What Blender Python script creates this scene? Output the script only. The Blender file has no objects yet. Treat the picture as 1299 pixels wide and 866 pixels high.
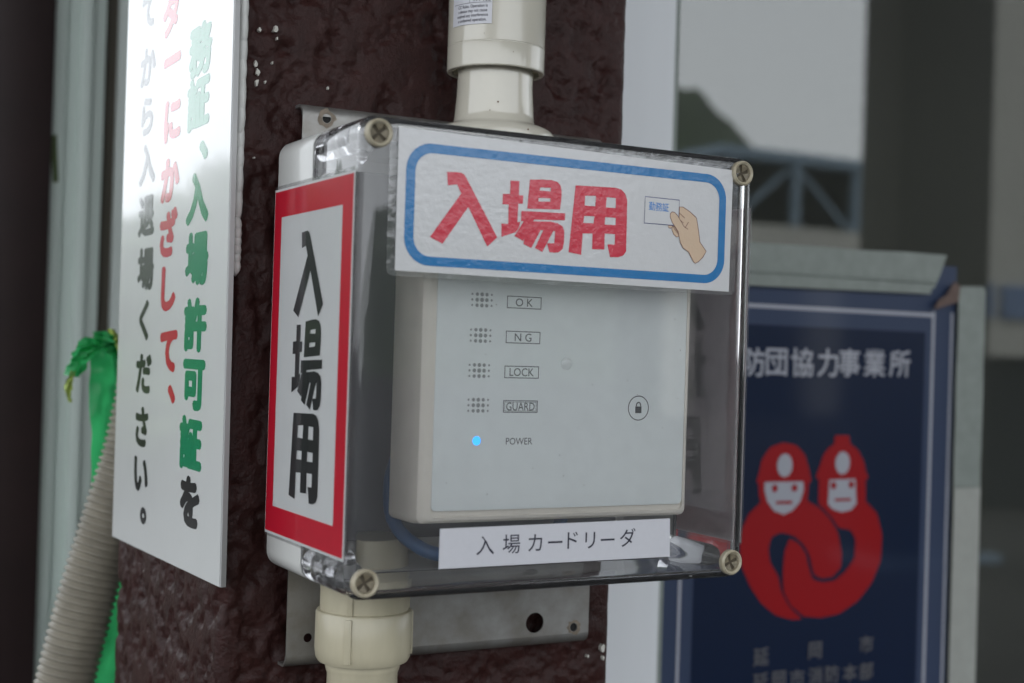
import bpy, bmesh, math, random
from mathutils import Vector, Matrix, noise
random.seed(7)
S = bpy.context.scene
COL = S.collection
R = math.radians

# ------------------------------------------------------------------ camera
cam = bpy.data.cameras.new('camera'); cam_o = bpy.data.objects.new('camera', cam); COL.objects.link(cam_o)
S.camera = cam_o
cam.sensor_width = 36.0; cam.lens = 1752.11 / 1299 * 36; cam.clip_start = 0.02; cam.clip_end = 500
yaw, pitch, roll = 0.5030509724, 0.0074769014, 0.0305883667
fw = Vector((math.sin(yaw)*math.cos(pitch), math.cos(yaw)*math.cos(pitch), math.sin(pitch)))
r0 = Vector((math.cos(yaw), -math.sin(yaw), 0)); u0 = r0.cross(fw)
rt = r0*math.cos(roll) + u0*math.sin(roll); up = -r0*math.sin(roll) + u0*math.cos(roll)
M = Matrix((rt, up, -fw)).transposed().to_4x4(); M.translation = Vector((-0.24120808, -0.56788583, 0.10458892))
cam_o.matrix_world = M
cam.dof.use_dof = True; cam.dof.focus_distance = 0.72; cam.dof.aperture_fstop = 6.6; cam.dof.aperture_blades = 7

# ------------------------------------------------------------------ world, sun, exposure
W = bpy.data.worlds.new('World'); S.world = W; W.use_nodes = True
nt = W.node_tree; bg = nt.nodes['Background']
sky = nt.nodes.new('ShaderNodeTexSky'); sky.sky_type = 'NISHITA'; sky.sun_disc = False
sky.sun_elevation = R(56); sky.sun_rotation = R(215); sky.air_density = 1.0; sky.dust_density = 4.0; sky.altitude = 0
hs = nt.nodes.new('ShaderNodeHueSaturation'); hs.inputs['Saturation'].default_value = 0.28
nt.links.new(sky.outputs[0], hs.inputs['Color'])
oc = nt.nodes.new('ShaderNodeMix'); oc.data_type = 'RGBA'; oc.inputs['Factor'].default_value = .6      # even cloud cover over the clear sky
nt.links.new(hs.outputs[0], oc.inputs['A']); oc.inputs['B'].default_value = (19.0, 20.0, 21.0, 1)
nt.links.new(oc.outputs['Result'], bg.inputs[0]); bg.inputs[1].default_value = 0.15
sl = bpy.data.lights.new('sun', 'SUN'); sl.energy = 0.5; sl.angle = R(25); sl.color = (1, .965, .92)
so = bpy.data.objects.new('sun', sl); COL.objects.link(so)
az, el = R(215), R(56)
sd = Vector((math.sin(az)*math.cos(el), math.cos(az)*math.cos(el), math.sin(el)))   # direction towards the sun
so.rotation_euler = sd.to_track_quat('Z', 'Y').to_euler(); so.location = (-2, -3, 6)
vs = S.view_settings; vs.view_transform = 'Standard'; vs.look = 'None'; vs.exposure = 0.25; vs.gamma = 1; vs.use_curve_mapping = False
S.render.engine = 'CYCLES'; cy = S.cycles
cy.max_bounces = 16; cy.transparent_max_bounces = 32; cy.transmission_bounces = 12; cy.glossy_bounces = 6; cy.diffuse_bounces = 4
cy.use_denoising = True; cy.sample_clamp_indirect = 8

# measured outlines (mm in their planes)
GLYPH = {'iri': [[[(34.12, 185.74), (39.12, 186.08), (41.24, 186.05), (43.09, 185.24), (44.37, 183.55), (61.15, 157.61), (56.08, 152.99), (45.62, 170.58), (33.04, 152.87), (26.57, 155.52), (41.75, 176.53), (39.44, 180.41), (34.82, 179.64)]]], 'ba': [[[(67.31, 184.73), (72.06, 184.75), (71.97, 178.18), (74.39, 178.21), (74.21, 174.3), (71.8, 174.11), (71.59, 165.37), (73.23, 165.87), (72.56, 163.05), (70.99, 160.71), (63.33, 158.03), (63.11, 164.2), (66.76, 164.3), (66.63, 173.31), (63.36, 173.22), (63.44, 178.09), (67.21, 178.35)]], [[(77.66, 185.96), (84.99, 186.65), (89.55, 186.77), (92.84, 186.1), (94.54, 184.55), (95.21, 182.34), (95.27, 178.67), (94.61, 173.13), (76.67, 172.15)], [(83.45, 182.76), (89.22, 183.08), (89.08, 181.32), (83.04, 181.33)], [(82.72, 177.77), (89.33, 178.02), (88.99, 176.47), (82.52, 176.07)]], [[(73.52, 170.9), (97.5, 171.6), (97.49, 168.2), (80.5, 167.3), (79.91, 165.97), (73.5, 166.06)]], [[(75.55, 167.04), (81.04, 166.05), (74.95, 156.86), (70.3, 158.89)]], [[(77.34, 166.06), (81.18, 166.45), (84.22, 162.52), (79.5, 153.81), (75.15, 155.43)]], [[(83.18, 164.52), (85.71, 162.73), (81.49, 153.93), (85.55, 152.34), (91.37, 162.84), (91.91, 165.98)]], [[(79.89, 166.47), (89.59, 167.06), (93.53, 166.55), (96.21, 165.27), (97.34, 162.97), (97.34, 157.31), (96.59, 154.32), (94.54, 152.72), (92.07, 152.34), (89.45, 152.47), (88.0, 156.59), (92.04, 156.86), (92.22, 162.73), (80.03, 162.45)]]], 'yo': [[[(102.91, 185.43), (125.76, 186.21), (129.23, 185.58), (131.52, 183.62), (132.74, 180.52), (132.93, 165.43), (132.94, 155.55), (131.42, 153.43), (128.35, 152.37), (123.68, 152.21), (121.96, 158.33), (126.2, 158.49), (126.23, 163.52), (120.27, 163.4), (120.34, 155.64), (113.3, 155.37), (113.3, 162.93), (107.73, 162.66), (107.22, 152.25), (100.07, 153.12)], [(108.49, 180.87), (114.61, 181.26), (114.38, 176.19), (108.32, 176.18)], [(120.8, 181.18), (126.08, 181.15), (126.12, 176.24), (120.5, 176.21)], [(108.3, 171.15), (114.01, 171.35), (113.73, 167.94), (107.88, 167.81)], [(120.26, 171.47), (126.43, 171.46), (126.34, 167.98), (120.12, 167.77)]]]}
HAND = [(164.04, 179.82), (166.25, 179.88), (170.37, 177.94), (174.54, 175.22), (174.91, 174.42), (176.27, 168.71), (177.3, 162.98), (181.43, 158.53), (179.35, 155.36), (176.71, 152.99), (174.7, 152.04), (173.66, 152.81), (170.44, 157.58), (167.0, 159.29), (165.23, 161.92), (164.09, 165.68), (163.69, 167.3), (161.25, 170.14), (159.86, 171.68), (158.57, 174.31), (158.58, 175.95), (159.54, 176.95), (161.14, 176.86), (163.07, 175.36), (163.98, 174.17)]
FINGERS = [[(160.25, 170.07), (159.86, 168.12), (161.08, 165.75), (162.79, 164.6), (164.12, 164.86), (163.91, 166.76), (161.6, 169.61)], [(157.46, 170.03), (160.25, 170.07), (159.44, 168.75), (157.97, 168.81)]]
CREASES = [[(163.98, 174.17), (167.29, 170.01), (169.68, 168.92)], [(169.89, 172.56), (167.97, 169.79)], [(164.16, 176.65), (167.46, 174.42)], [(164.82, 173.13), (166.75, 171.9)], [(160.25, 170.07), (162.0, 168.0), (163.8, 166.21)]]
CARD = [(143.31, 183.29), (163.92, 183.15), (163.72, 170.31), (143.13, 170.2)]
CARDTXT = [(147.52, 178.92), (151.65, 178.86), (155.62, 178.89)]
ENTRY_TXT = [(60.07, 14.37), (73.94, 14.47), (86.77, 14.55), (97.79, 14.37), (107.46, 14.9), (117.44, 14.51), (127.5, 14.39), (139.22, 15.02)]
R_rect = [(87.95, 128.71), (87.88, 111.74), (87.68, 94.81), (87.56, 78.08), (87.4, 61.21)]
R_dots = [(64.68, 129.01), (64.5, 111.98), (64.32, 95.14), (64.34, 78.51), (64.08, 61.51)]
R_misc = [(156.59, 77.85), (113.58, 99.59)]
bump = [(101.51, 99.76)]
R_outer = [(31.59, 137.98), (33.85, 23.15), (188.98, 136.79), (187.1, 21.41)]
R_inner = [(41.15, 138.49), (40.82, 28.49), (185.51, 134.57), (184.86, 27.64)]
SL_in = [(99.51, 168.3), (16.32, 168.84), (97.85, 23.69), (15.23, 22.73)]
SL_g = [[(77.04, 140.39), (36.99, 138.96), (58.01, 159.71), (54.29, 118.18)], [(76.3, 95.94), (35.84, 96.82), (57.39, 117.07), (53.54, 74.33)], [(75.39, 49.71), (36.55, 52.88), (56.59, 72.67), (52.76, 30.25)]]
WS = [(126.5, 281.43), (105.4, -18.04), (340.81, -23.0), (356.76, 329.51), (345.5, 120.57)]
WS_txt = {'A': [('務', 181.64, 265.98), ('証', 182.88, 236.59), ('、', 169.22, 208.94), ('入', 178.38, 183.59), ('場', 176.1, 150.19), ('許', 175.02, 113.99), ('可', 174.32, 81.33), ('証', 176.78, 49.37), ('を', 174.66, 17.75)], 'B': [('ダ', 244.02, 299.44), ('ー', 240.45, 269.92), ('に', 236.11, 234.07), ('か', 237.04, 199.08), ('ざ', 236.73, 168.11), ('し', 232.71, 135.25), ('て', 228.29, 99.04), ('、', 218.46, 74.34)], 'C': [('て', 300.7, 310.88), ('か', 298.14, 275.82), ('ら', 296.04, 244.48), ('入', 292.11, 214.07), ('退', 289.85, 181.6), ('場', 287.54, 148.81), ('く', 287.31, 117.17), ('だ', 283.98, 84.2), ('さ', 284.59, 51.71), ('い', 282.68, 22.34), ('。', 273.72, -1.73)]}
E_red = [[(519.23, -1.4), (522.02, 6.7), (524.93, 18.89), (533.65, 29.03), (547.92, 33.06), (562.61, 30.5), (572.29, 22.54), (577.3, 11.04), (581.31, -2.15), (577.81, -2.51), (577.2, -14.99), (574.08, -25.31), (527.3, -24.0), (523.03, -13.7), (521.82, -1.86)], [(524.52, -18.83), (512.49, -27.65), (504.84, -41.58), (503.4, -57.69), (506.55, -74.0), (516.1, -90.7), (528.25, -105.65), (544.3, -116.89), (562.99, -122.25), (575.04, -122.63), (559.9, -110.68), (550.12, -96.7), (547.02, -84.19), (537.38, -71.4), (534.31, -58.99), (537.85, -48.89), (548.2, -45.17), (562.91, -48.8), (573.91, -56.49), (581.01, -66.16), (584.69, -77.8), (587.1, -84.18), (595.41, -87.75), (607.75, -87.34), (617.98, -79.41), (618.61, -66.75), (613.16, -47.52), (603.0, -34.53), (590.31, -24.72), (577.89, -19.17), (575.04, -14.94), (526.92, -13.79)], [(585.24, 1.53), (589.01, 9.84), (593.99, 22.35), (600.62, 28.6), (606.84, 31.72), (605.73, 39.1), (623.82, 39.06), (624.1, 31.63), (634.15, 26.25), (641.63, 15.51), (644.88, 4.78), (648.45, 0.87), (644.23, -0.55), (645.09, -23.02), (589.37, -21.56), (589.63, 0.41)], [(589.37, -21.56), (595.81, -25.92), (607.18, -35.72), (613.85, -43.74), (628.45, -45.95), (634.4, -54.67), (633.64, -71.67), (622.87, -83.46), (610.64, -90.65), (596.91, -91.39), (585.36, -88.27), (580.63, -77.6), (576.91, -64.94), (568.51, -55.65), (557.66, -50.67), (552.78, -61.82), (551.36, -80.3), (552.77, -96.85), (561.2, -109.73), (576.29, -120.02), (595.36, -122.73), (617.31, -120.59), (639.34, -110.29), (655.8, -94.12), (665.13, -75.25), (666.25, -51.6), (659.16, -31.99), (644.99, -20.45), (642.85, -16.55), (589.95, -15.29)]]
E_white = [[(528.26, -1.16), (571.3, -1.34), (572.11, -8.63), (568.47, -18.93), (559.43, -26.97), (550.27, -29.8), (539.63, -26.4), (531.49, -17.99), (528.25, -7.7)], [(601.16, -0.42), (631.77, -0.12), (633.75, -22.72), (627.76, -27.87), (616.65, -29.67), (605.46, -26.61), (600.32, -21.84)]]
E_lamp = [(549.99, 13.06), (616.1, 14.33)]
E_eye = [(539.42, -6.7), (561.34, -6.75), (606.04, -5.57), (626.9, -5.13)]
E_mouth = [[(541.14, -17.82), (559.09, -17.87), (559.2, -20.76), (541.24, -20.49)], [(607.87, -17.41), (626.51, -17.23), (626.61, -19.77), (607.96, -19.73)]]
P_row0 = [(485.75, 101.6), (512.79, 102.23), (537.56, 102.81), (566.06, 103.13), (595.85, 103.46), (620.75, 104.04), (650.9, 104.37), (681.78, 104.72)]
P_row1 = [(529.93, -151.8), (590.43, -151.05), (650.63, -150.01)]
P_row2 = [(530.22, -173.56), (550.29, -173.28), (570.71, -173.69), (591.46, -173.75), (610.89, -173.67), (631.86, -174.06), (651.46, -174.3)]
P_edges = [(422.71, -108.82), (441.86, -110.07), (460.52, -111.28), (713.49, 76.9), (723.12, 77.01), (747.51, 77.3), (751.0, 77.34), (785.35, 77.76), (637.63, 203.32), (638.98, 167.8), (639.66, 150.03), (640.26, 134.38), (738.81, 205.82), (713.86, 170.62), (781.3, 180.56), (749.94, 183.46), (785.65, -10.13)]
trimR = [(400.52, 327.05), (399.46, -152.15)]
leftY44 = [(-64.38, 230.65), (-62.48, -45.83), (-91.27, 118.89)]
leftY46 = [(-56.9, 176.94), (-36.04, 178.34), (-20.95, 179.36), (-10.77, 180.04), (0.65, 180.8), (-58.7, 250.33), (-52.13, 215.82), (-95.3, 174.37)]
LEFT = [3.85, 34.02, 54.26, 67.91]
SCRAP = [(2.34, 297.52), (8.83, 299.7), (11.73, 254.57), (6.68, 252.62)]
conduit = [(-44.76, -127.93), (-30.36, -64.8), (-16.86, -16.06), (-3.72, 33.4), (5.53, 89.03), (17.32, 156.57)]
conduit_bottomw = [(-64.96, -130.47), (-24.38, -134.07)]
tape = [(-21.04, -139.97), (-2.78, -70.33), (-41.06, 92.99), (-29.17, 112.9), (-11.23, 105.05), (-21.59, 82.25), (-7.17, 65.56), (-48.61, 76.16)]
hole = [(155.31, -49.65), (181.35, -55.98), (19.78, 224.08), (19.39, -54.26)]
chips = [(-5.9, 269.32), (-14.43, 268.13), (-4.89, 264.9), (-15.97, 250.23), (-14.97, 245.84), (-15.22, 240.46), (-7.04, 251.79), (-10.56, 241.44), (24.02, 242.25), (-15.2, 201.41), (209.35, -70.69), (209.56, -76.35), (198.96, -74.57)]
conn = [(10.9, -34.45), (63.58, -38.02), (11.56, -54.27), (12.47, -18.73), (61.78, -37.9)]
hill = [(34.17, -79.24, 9.01), (38.57, -79.24, 9.55), (43.83, -79.24, 9.08), (49.39, -79.24, 8.78), (53.23, -79.24, 9.94), (55.14, -79.24, 16.31), (56.72, -79.24, 19.4), (58.67, -79.24, 19.24), (61.2, -79.24, 17.53), (64.17, -79.24, 15.52), (67.23, -79.24, 13.46), (79.24, -79.24, 12.63), (92.55, -79.24, 12.35)]
bld = [(19.96, -24.24, 5.16), (24.65, -24.24, 5.67), (19.97, -24.24, 4.88), (21.15, -24.24, 5.0), (22.61, -24.24, 5.14), (24.4, -24.24, 5.31), (20.04, -24.24, 3.14), (24.74, -24.24, 3.43), (20.05, -24.24, 2.77)]
pil = [(6.17, -5.24, 1.93), (6.98, -5.24, 2.03), (7.01, -5.24, 2.03), (7.28, -5.24, 2.07), (7.06, -5.24, 0.55), (7.29, -5.24, 0.3), (7.09, -5.24, -0.03)]
treeline = [(-2.53, 11.11, 0.38), (-2.89, 11.01, 0.79), (-3.29, 10.84, 1.41), (-3.68, 10.74, 1.16), (-3.95, 10.56, 1.84), (-4.1, 10.49, 1.9), (-4.3, 10.43, 1.79)]
# ------------------------------------------------------------------ helpers
def tag(o, label=None, cat=None, group=None, kind=None):
    if label: o['label'] = label
    if cat: o['category'] = cat
    if group: o['group'] = group
    if kind: o['kind'] = kind
    return o
def empty(name, loc, label, cat, group=None):
    o = bpy.data.objects.new(name, None); COL.objects.link(o); o.location = loc; o.empty_display_size = .02
    return tag(o, label, cat, group)
def link(name, me, mat, parent=None, smooth=None):
    o = bpy.data.objects.new(name, me); COL.objects.link(o)
    if mat is not None: me.materials.append(mat)
    if smooth is not None:
        me.shade_smooth(); me.set_sharp_from_angle(angle=R(smooth))
    if parent is not None:
        o.parent = parent; o.matrix_parent_inverse = Matrix.Translation(-Vector(parent.location)) if parent.parent is None else parent.matrix_parent_inverse.copy()
        if parent.parent is not None: o.matrix_parent_inverse = Matrix.Identity(4)
    return o
def pymesh(name, vs_, fs, mat, parent=None, smooth=None):
    me = bpy.data.meshes.new(name); me.from_pydata([tuple(v) for v in vs_], [], fs); me.update()
    return link(name, me, mat, parent, smooth)
def bmobj(name, bm, mat, parent=None, smooth=None, recalc=True):
    if recalc: bmesh.ops.recalc_face_normals(bm, faces=bm.faces)
    me = bpy.data.meshes.new(name); bm.to_mesh(me); bm.free()
    return link(name, me, mat, parent, smooth)
def abox(bm, x0, x1, y0, y1, z0, z1, bev=0, seg=2):
    r = bmesh.ops.create_cube(bm, size=1)
    vs_ = r['verts']
    for v in vs_:
        v.co = Vector(((x0+x1)/2 + v.co.x*(x1-x0), (y0+y1)/2 + v.co.y*(y1-y0), (z0+z1)/2 + v.co.z*(z1-z0)))
    if bev:
        es = list({e for v in vs_ for e in v.link_edges})
        bmesh.ops.bevel(bm, geom=es, offset=bev, segments=seg, affect='EDGES', profile=.5)
def box(name, x0, x1, y0, y1, z0, z1, mat, parent=None, bev=0, seg=2):
    bm = bmesh.new(); abox(bm, x0, x1, y0, y1, z0, z1, bev, seg)
    return bmobj(name, bm, mat, parent, 40 if bev else None)
def rrect(x0, x1, z0, z1, r, n=8):
    out = []
    for cx, cz, a0 in ((x1-r, z1-r, 0), (x0+r, z1-r, 90), (x0+r, z0+r, 180), (x1-r, z0+r, 270)):
        for i in range(n+1):
            a = R(a0 + 90*i/n); out.append((cx + r*math.cos(a), cz + r*math.sin(a)))
    return out
def loft(rings, cap0=True, cap1=True, closed=False):
    vs_, fs = [], []
    n = len(rings[0])
    for rg in rings: vs_ += list(rg)
    m = len(rings)
    for k in range(m if closed else m-1):
        a, b = k*n, ((k+1) % m)*n
        for i in range(n):
            j = (i+1) % n; fs.append((a+i, a+j, b+j, b+i))
    if not closed:
        if cap0: fs.append(tuple(range(n)))
        if cap1: fs.append(tuple(range((m-1)*n, m*n))[::-1])
    return vs_, fs
def loftobj(name, rings, mat, parent=None, smooth=35, cap0=True, cap1=True, closed=False):
    vs_, fs = loft(rings, cap0, cap1, closed)
    me = bpy.data.meshes.new(name); me.from_pydata([tuple(v) for v in vs_], [], fs)
    bm = bmesh.new(); bm.from_mesh(me); bpy.data.meshes.remove(me)
    return bmobj(name, bm, mat, parent, smooth)
def lathe(name, prof, cx, cy_, cz, mat, parent=None, axis='Z', n=64, smooth=35, closed=False):
    rings = []
    for r, h in prof:
        rg = []
        for i in range(n):
            a = 2*math.pi*i/n
            if axis == 'Z': rg.append((cx + r*math.cos(a), cy_ + r*math.sin(a), cz + h))
            else: rg.append((cx + r*math.cos(a), cy_ + h, cz + r*math.sin(a)))
        rings.append(rg)
    return loftobj(name, rings, mat, parent, smooth, closed=closed)
# flat shapes with holes: contours in the plane, filled by a 2D curve, then mapped into the world
def front(Y): return lambda u, v, w: (u, Y - w, v)
def side(X): return lambda u, v, w: (X - w, u, v)
def flat(name, contours, fmap, mat, parent=None, thick=0, smooth=None, bev=0):
    c = bpy.data.curves.new('tmp', 'CURVE'); c.dimensions = '2D'; c.fill_mode = 'BOTH'
    c.extrude = max(0, thick/2 - bev)
    if bev: c.bevel_depth = bev; c.bevel_resolution = 2; c.offset = -bev
    for pts in contours:
        s = c.splines.new('POLY'); s.points.add(len(pts)-1)
        for i, p in enumerate(pts): s.points[i].co = (p[0], p[1], 0, 1)
        s.use_cyclic_u = True
    o = bpy.data.objects.new('tmp', c); COL.objects.link(o)
    me = bpy.data.meshes.new_from_object(o.evaluated_get(bpy.context.evaluated_depsgraph_get()))
    bpy.data.objects.remove(o); bpy.data.curves.remove(c)
    for v in me.vertices: v.co = fmap(v.co.x, v.co.y, v.co.z + thick/2)
    me.name = name; me.materials.clear()
    return link(name, me, mat, parent, smooth)
def flats(name, shapes, fmaps, mat, parent):
    os_ = [flat('tmp', c, f, None, None) for c, f in zip(shapes, fmaps)]
    V, F = [], []
    for o in os_:
        b = len(V); V += [v.co.copy() for v in o.data.vertices]; F += [tuple(b+i for i in p.vertices) for p in o.data.polygons]
        me = o.data; bpy.data.objects.remove(o); bpy.data.meshes.remove(me)
    return pymesh(name, V, F, mat, parent)
def mm(pts): return [(a/1000, b/1000) for a, b in pts]
_gl = {}
def glyph_mesh(ch, bold):
    k = (ch, bold)
    if k not in _gl:
        c = bpy.data.curves.new('tmp', 'FONT'); c.body = ch; c.size = 1; c.offset = 0; c.resolution_u = 3
        o = bpy.data.objects.new('tmp', c); COL.objects.link(o)
        me = bpy.data.meshes.new_from_object(o.evaluated_get(bpy.context.evaluated_depsgraph_get()))
        bpy.data.objects.remove(o); bpy.data.curves.remove(c)
        vs_ = [(v.co.x, v.co.y) for v in me.vertices]; fs = [tuple(p.vertices) for p in me.polygons]
        bpy.data.meshes.remove(me)
        xs = [v[0] for v in vs_]; ys = [v[1] for v in vs_]
        _gl[k] = (vs_, fs, ((min(xs)+max(xs))/2, (min(ys)+max(ys))/2))
    return _gl[k]
def text(name, items, fmap, mat, parent, bold=0.0, mirror=False):
    """items: (string, u, v, width scale, height scale) centred on u, v"""
    V, F = [], []
    for st, u, v, sx, sy in items:
        gv, gf, (cx, cy2) = glyph_mesh(st, 0)
        offs = [(0, 0)] if bold <= 0 else [(0, 0)] + [(bold*math.cos(math.pi*k/4), bold*math.sin(math.pi*k/4)) for k in range(8)]
        for li, (ox, oy) in enumerate(offs):      # heavier strokes: the same outline printed again a hair's breadth off
            b = len(V)
            for x, y in gv:
                V.append(fmap(u + (cx - x - ox if mirror else x + ox - cx)*sx, v + (y + oy - cy2)*sy, li*.000005))
            F += [tuple(b+i for i in f) for f in gf]
    return pymesh(name, V, F, mat, parent)
def chars(name, items, fmap, mat, parent, bold=0.0, mirror=False):
    for it in items: text(name, [it], fmap, mat, parent, bold, mirror)
def stroke(name, line, w, fmap, mat, parent, closed=False):
    pts = [Vector(p) for p in line]; n = len(pts); V, F = [], []
    for i, p in enumerate(pts):
        a = pts[(i-1) % n] if (i or closed) else p; b = pts[(i+1) % n] if (i < n-1 or closed) else p
        d = (b - a).normalized(); q = Vector((-d.y, d.x))*w/2
        V += [fmap(p.x+q.x, p.y+q.y, 0), fmap(p.x-q.x, p.y-q.y, 0)]
    for i in range(n if closed else n-1):
        j = (i+1) % n; F.append((2*i, 2*i+1, 2*j+1, 2*j))
    return pymesh(name, V, F, mat, parent)
def circ(cx, cz, r, n=24, rz=None): return [(cx + r*math.cos(2*math.pi*i/n), cz + (rz or r)*math.sin(2*math.pi*i/n)) for i in range(n)]
def catmull(P, k=10):
    P = [Vector(p) for p in P]; P = [2*P[0]-P[1]] + P + [2*P[-1]-P[-2]]; out = []
    for i in range(1, len(P)-2):
        for j in range(k):
            t = j/k; a, b, c, d = P[i-1:i+3]
            out.append(.5*((2*b) + (c-a)*t + (2*a-5*b+4*c-d)*t*t + (3*b-a-3*c+d)*t**3))
    return out + [P[-2]]
def tube(name, path, rad, mat, parent=None, n=16, smooth=60):
    rings = []; a = None
    for i, p in enumerate(path):
        t = (path[min(i+1, len(path)-1)] - path[max(i-1, 0)]).normalized()
        a = Vector((0, 1, 0)).cross(t) if a is None else a - t*a.dot(t)
        a = a.normalized(); b = t.cross(a)
        r = rad(i) if callable(rad) else rad
        rings.append([p + a*r*math.cos(2*math.pi*k/n) + b*r*math.sin(2*math.pi*k/n) for k in range(n)])
    return loftobj(name, rings, mat, parent, smooth)

# ------------------------------------------------------------------ materials
class NG:
    def __init__(s, name):
        s.m = bpy.data.materials.new(name); s.m.use_nodes = True; s.t = s.m.node_tree; s.N = s.t.nodes
        s.p = s.N.get('Principled BSDF'); s.out = s.N.get('Material Output')
        s.pos = s.N.new('ShaderNodeNewGeometry').outputs['Position']
    def nd(s, typ, **kw):
        n = s.N.new(typ)
        for k, v in kw.items():
            if k.startswith('_'): setattr(n, k[1:], v)
            else: n.inputs[k.replace('__', ' ')].default_value = v
        return n
    def l(s, a, b): s.t.links.new(a, b)
    def noise(s, scale, detail=3, rough=.5, vec=None, stretch=None):
        n = s.nd('ShaderNodeTexNoise', Scale=scale, Detail=detail, Roughness=rough)
        v = vec or s.pos
        if stretch:
            mp = s.nd('ShaderNodeMapping'); mp.inputs['Scale'].default_value = stretch; s.l(v, mp.inputs[0]); v = mp.outputs[0]
        s.l(v, n.inputs['Vector']); return n.outputs['Fac']
    def ramp(s, fac, a, b, c0, c1):
        r = s.nd('ShaderNodeValToRGB'); e = r.color_ramp.elements
        e[0].position = a; e[1].position = b; e[0].color = (*c0, 1); e[1].color = (*c1, 1); s.l(fac, r.inputs[0]); return r.outputs[0]
    def bump(s, fac, strength, dist, prev=None):
        b = s.nd('ShaderNodeBump', Strength=strength, Distance=dist); s.l(fac, b.inputs['Height'])
        if prev is not None: s.l(prev, b.inputs['Normal'])
        return b.outputs[0]
def pm(name, col, rough=.5, metal=0, coat=0, var=.0, vscale=60, bump=0, bscale=300, bdist=.0005, col2=None, spec=.5, stretch=None, rvar=0):
    g = NG(name); p = g.p
    p.inputs['Roughness'].default_value = rough; p.inputs['Metallic'].default_value = metal
    p.inputs['Coat Weight'].default_value = coat; p.inputs['Coat Roughness'].default_value = .06; p.inputs['Specular IOR Level'].default_value = spec
    c2 = col2 or tuple(c*(1-var) for c in col)
    if var or col2:
        g.l(g.ramp(g.noise(vscale, 5, .6, stretch=stretch), .35, .7, c2, col), p.inputs['Base Color'])
    else: p.inputs['Base Color'].default_value = (*col, 1)
    if rvar:
        mr = g.nd('ShaderNodeMapRange'); mr.inputs['To Min'].default_value = rough; mr.inputs['To Max'].default_value = rough+rvar
        g.l(g.noise(vscale*1.7, 4, .6), mr.inputs[0]); g.l(mr.outputs[0], p.inputs['Roughness'])
    if bump:
        nb = g.bump(g.noise(bscale, 4, .6, stretch=stretch), bump, bdist); g.l(nb, p.inputs['Normal'])
        if coat: g.l(nb, p.inputs['Coat Normal'])
    return g.m
def clear(name, tint=(.93, .94, .95), haze=.02, rough=.02, bump=0, bscale=150, hazecol=(.7, .7, .72), bdist=.001, f0=.045):
    """clear plastic: Schlick reflection, absorption that grows with the length of the path through the sheet, a trace of dust"""
    g = NG(name); N = g.nd; g.N.remove(g.p)
    geo = N('ShaderNodeNewGeometry'); dot = N('ShaderNodeVectorMath', _operation='DOT_PRODUCT')
    g.l(geo.outputs['Normal'], dot.inputs[0]); g.l(geo.outputs['Incoming'], dot.inputs[1])
    ab = N('ShaderNodeMath', _operation='ABSOLUTE'); g.l(dot.outputs['Value'], ab.inputs[0])
    mx = N('ShaderNodeMath', _operation='MAXIMUM'); g.l(ab.outputs[0], mx.inputs[0]); mx.inputs[1].default_value = .12
    om = N('ShaderNodeMath', _operation='SUBTRACT'); om.inputs[0].default_value = 1; g.l(ab.outputs[0], om.inputs[1])
    pw = N('ShaderNodeMath', _operation='POWER'); g.l(om.outputs[0], pw.inputs[0]); pw.inputs[1].default_value = 5
    fr = N('ShaderNodeMath', _operation='MULTIPLY_ADD'); g.l(pw.outputs[0], fr.inputs[0]); fr.inputs[1].default_value = .8; fr.inputs[2].default_value = f0
    inv = N('ShaderNodeMath', _operation='DIVIDE'); inv.inputs[0].default_value = 1; g.l(mx.outputs[0], inv.inputs[1])
    comb = N('ShaderNodeCombineColor')
    for i in range(3):
        q = N('ShaderNodeMath', _operation='POWER'); q.inputs[0].default_value = tint[i]; g.l(inv.outputs[0], q.inputs[1]); g.l(q.outputs[0], comb.inputs[i])
    tr = N('ShaderNodeBsdfTransparent'); g.l(comb.outputs[0], tr.inputs[0])
    gl = N('ShaderNodeBsdfGlossy', Roughness=rough)
    df = N('ShaderNodeBsdfDiffuse'); df.inputs[0].default_value = (*hazecol, 1)
    if bump: g.l(g.bump(g.noise(bscale, 3, .5), bump, bdist), gl.inputs['Normal'])
    m0 = N('ShaderNodeMixShader'); g.l(tr.outputs[0], m0.inputs[1]); g.l(df.outputs[0], m0.inputs[2])
    mr = N('ShaderNodeMapRange'); mr.inputs['To Min'].default_value = haze*.5; mr.inputs['To Max'].default_value = haze*1.6
    mr.inputs['From Min'].default_value = .3; mr.inputs['From Max'].default_value = .75
    g.l(g.noise(90, 6, .65), mr.inputs[0]); g.l(mr.outputs[0], m0.inputs[0])
    m1 = N('ShaderNodeMixShader'); g.l(fr.outputs[0], m1.inputs[0]); g.l(m0.outputs[0], m1.inputs[1]); g.l(gl.outputs[0], m1.inputs[2])
    g.l(m1.outputs[0], g.out.inputs[0]); return g.m

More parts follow.
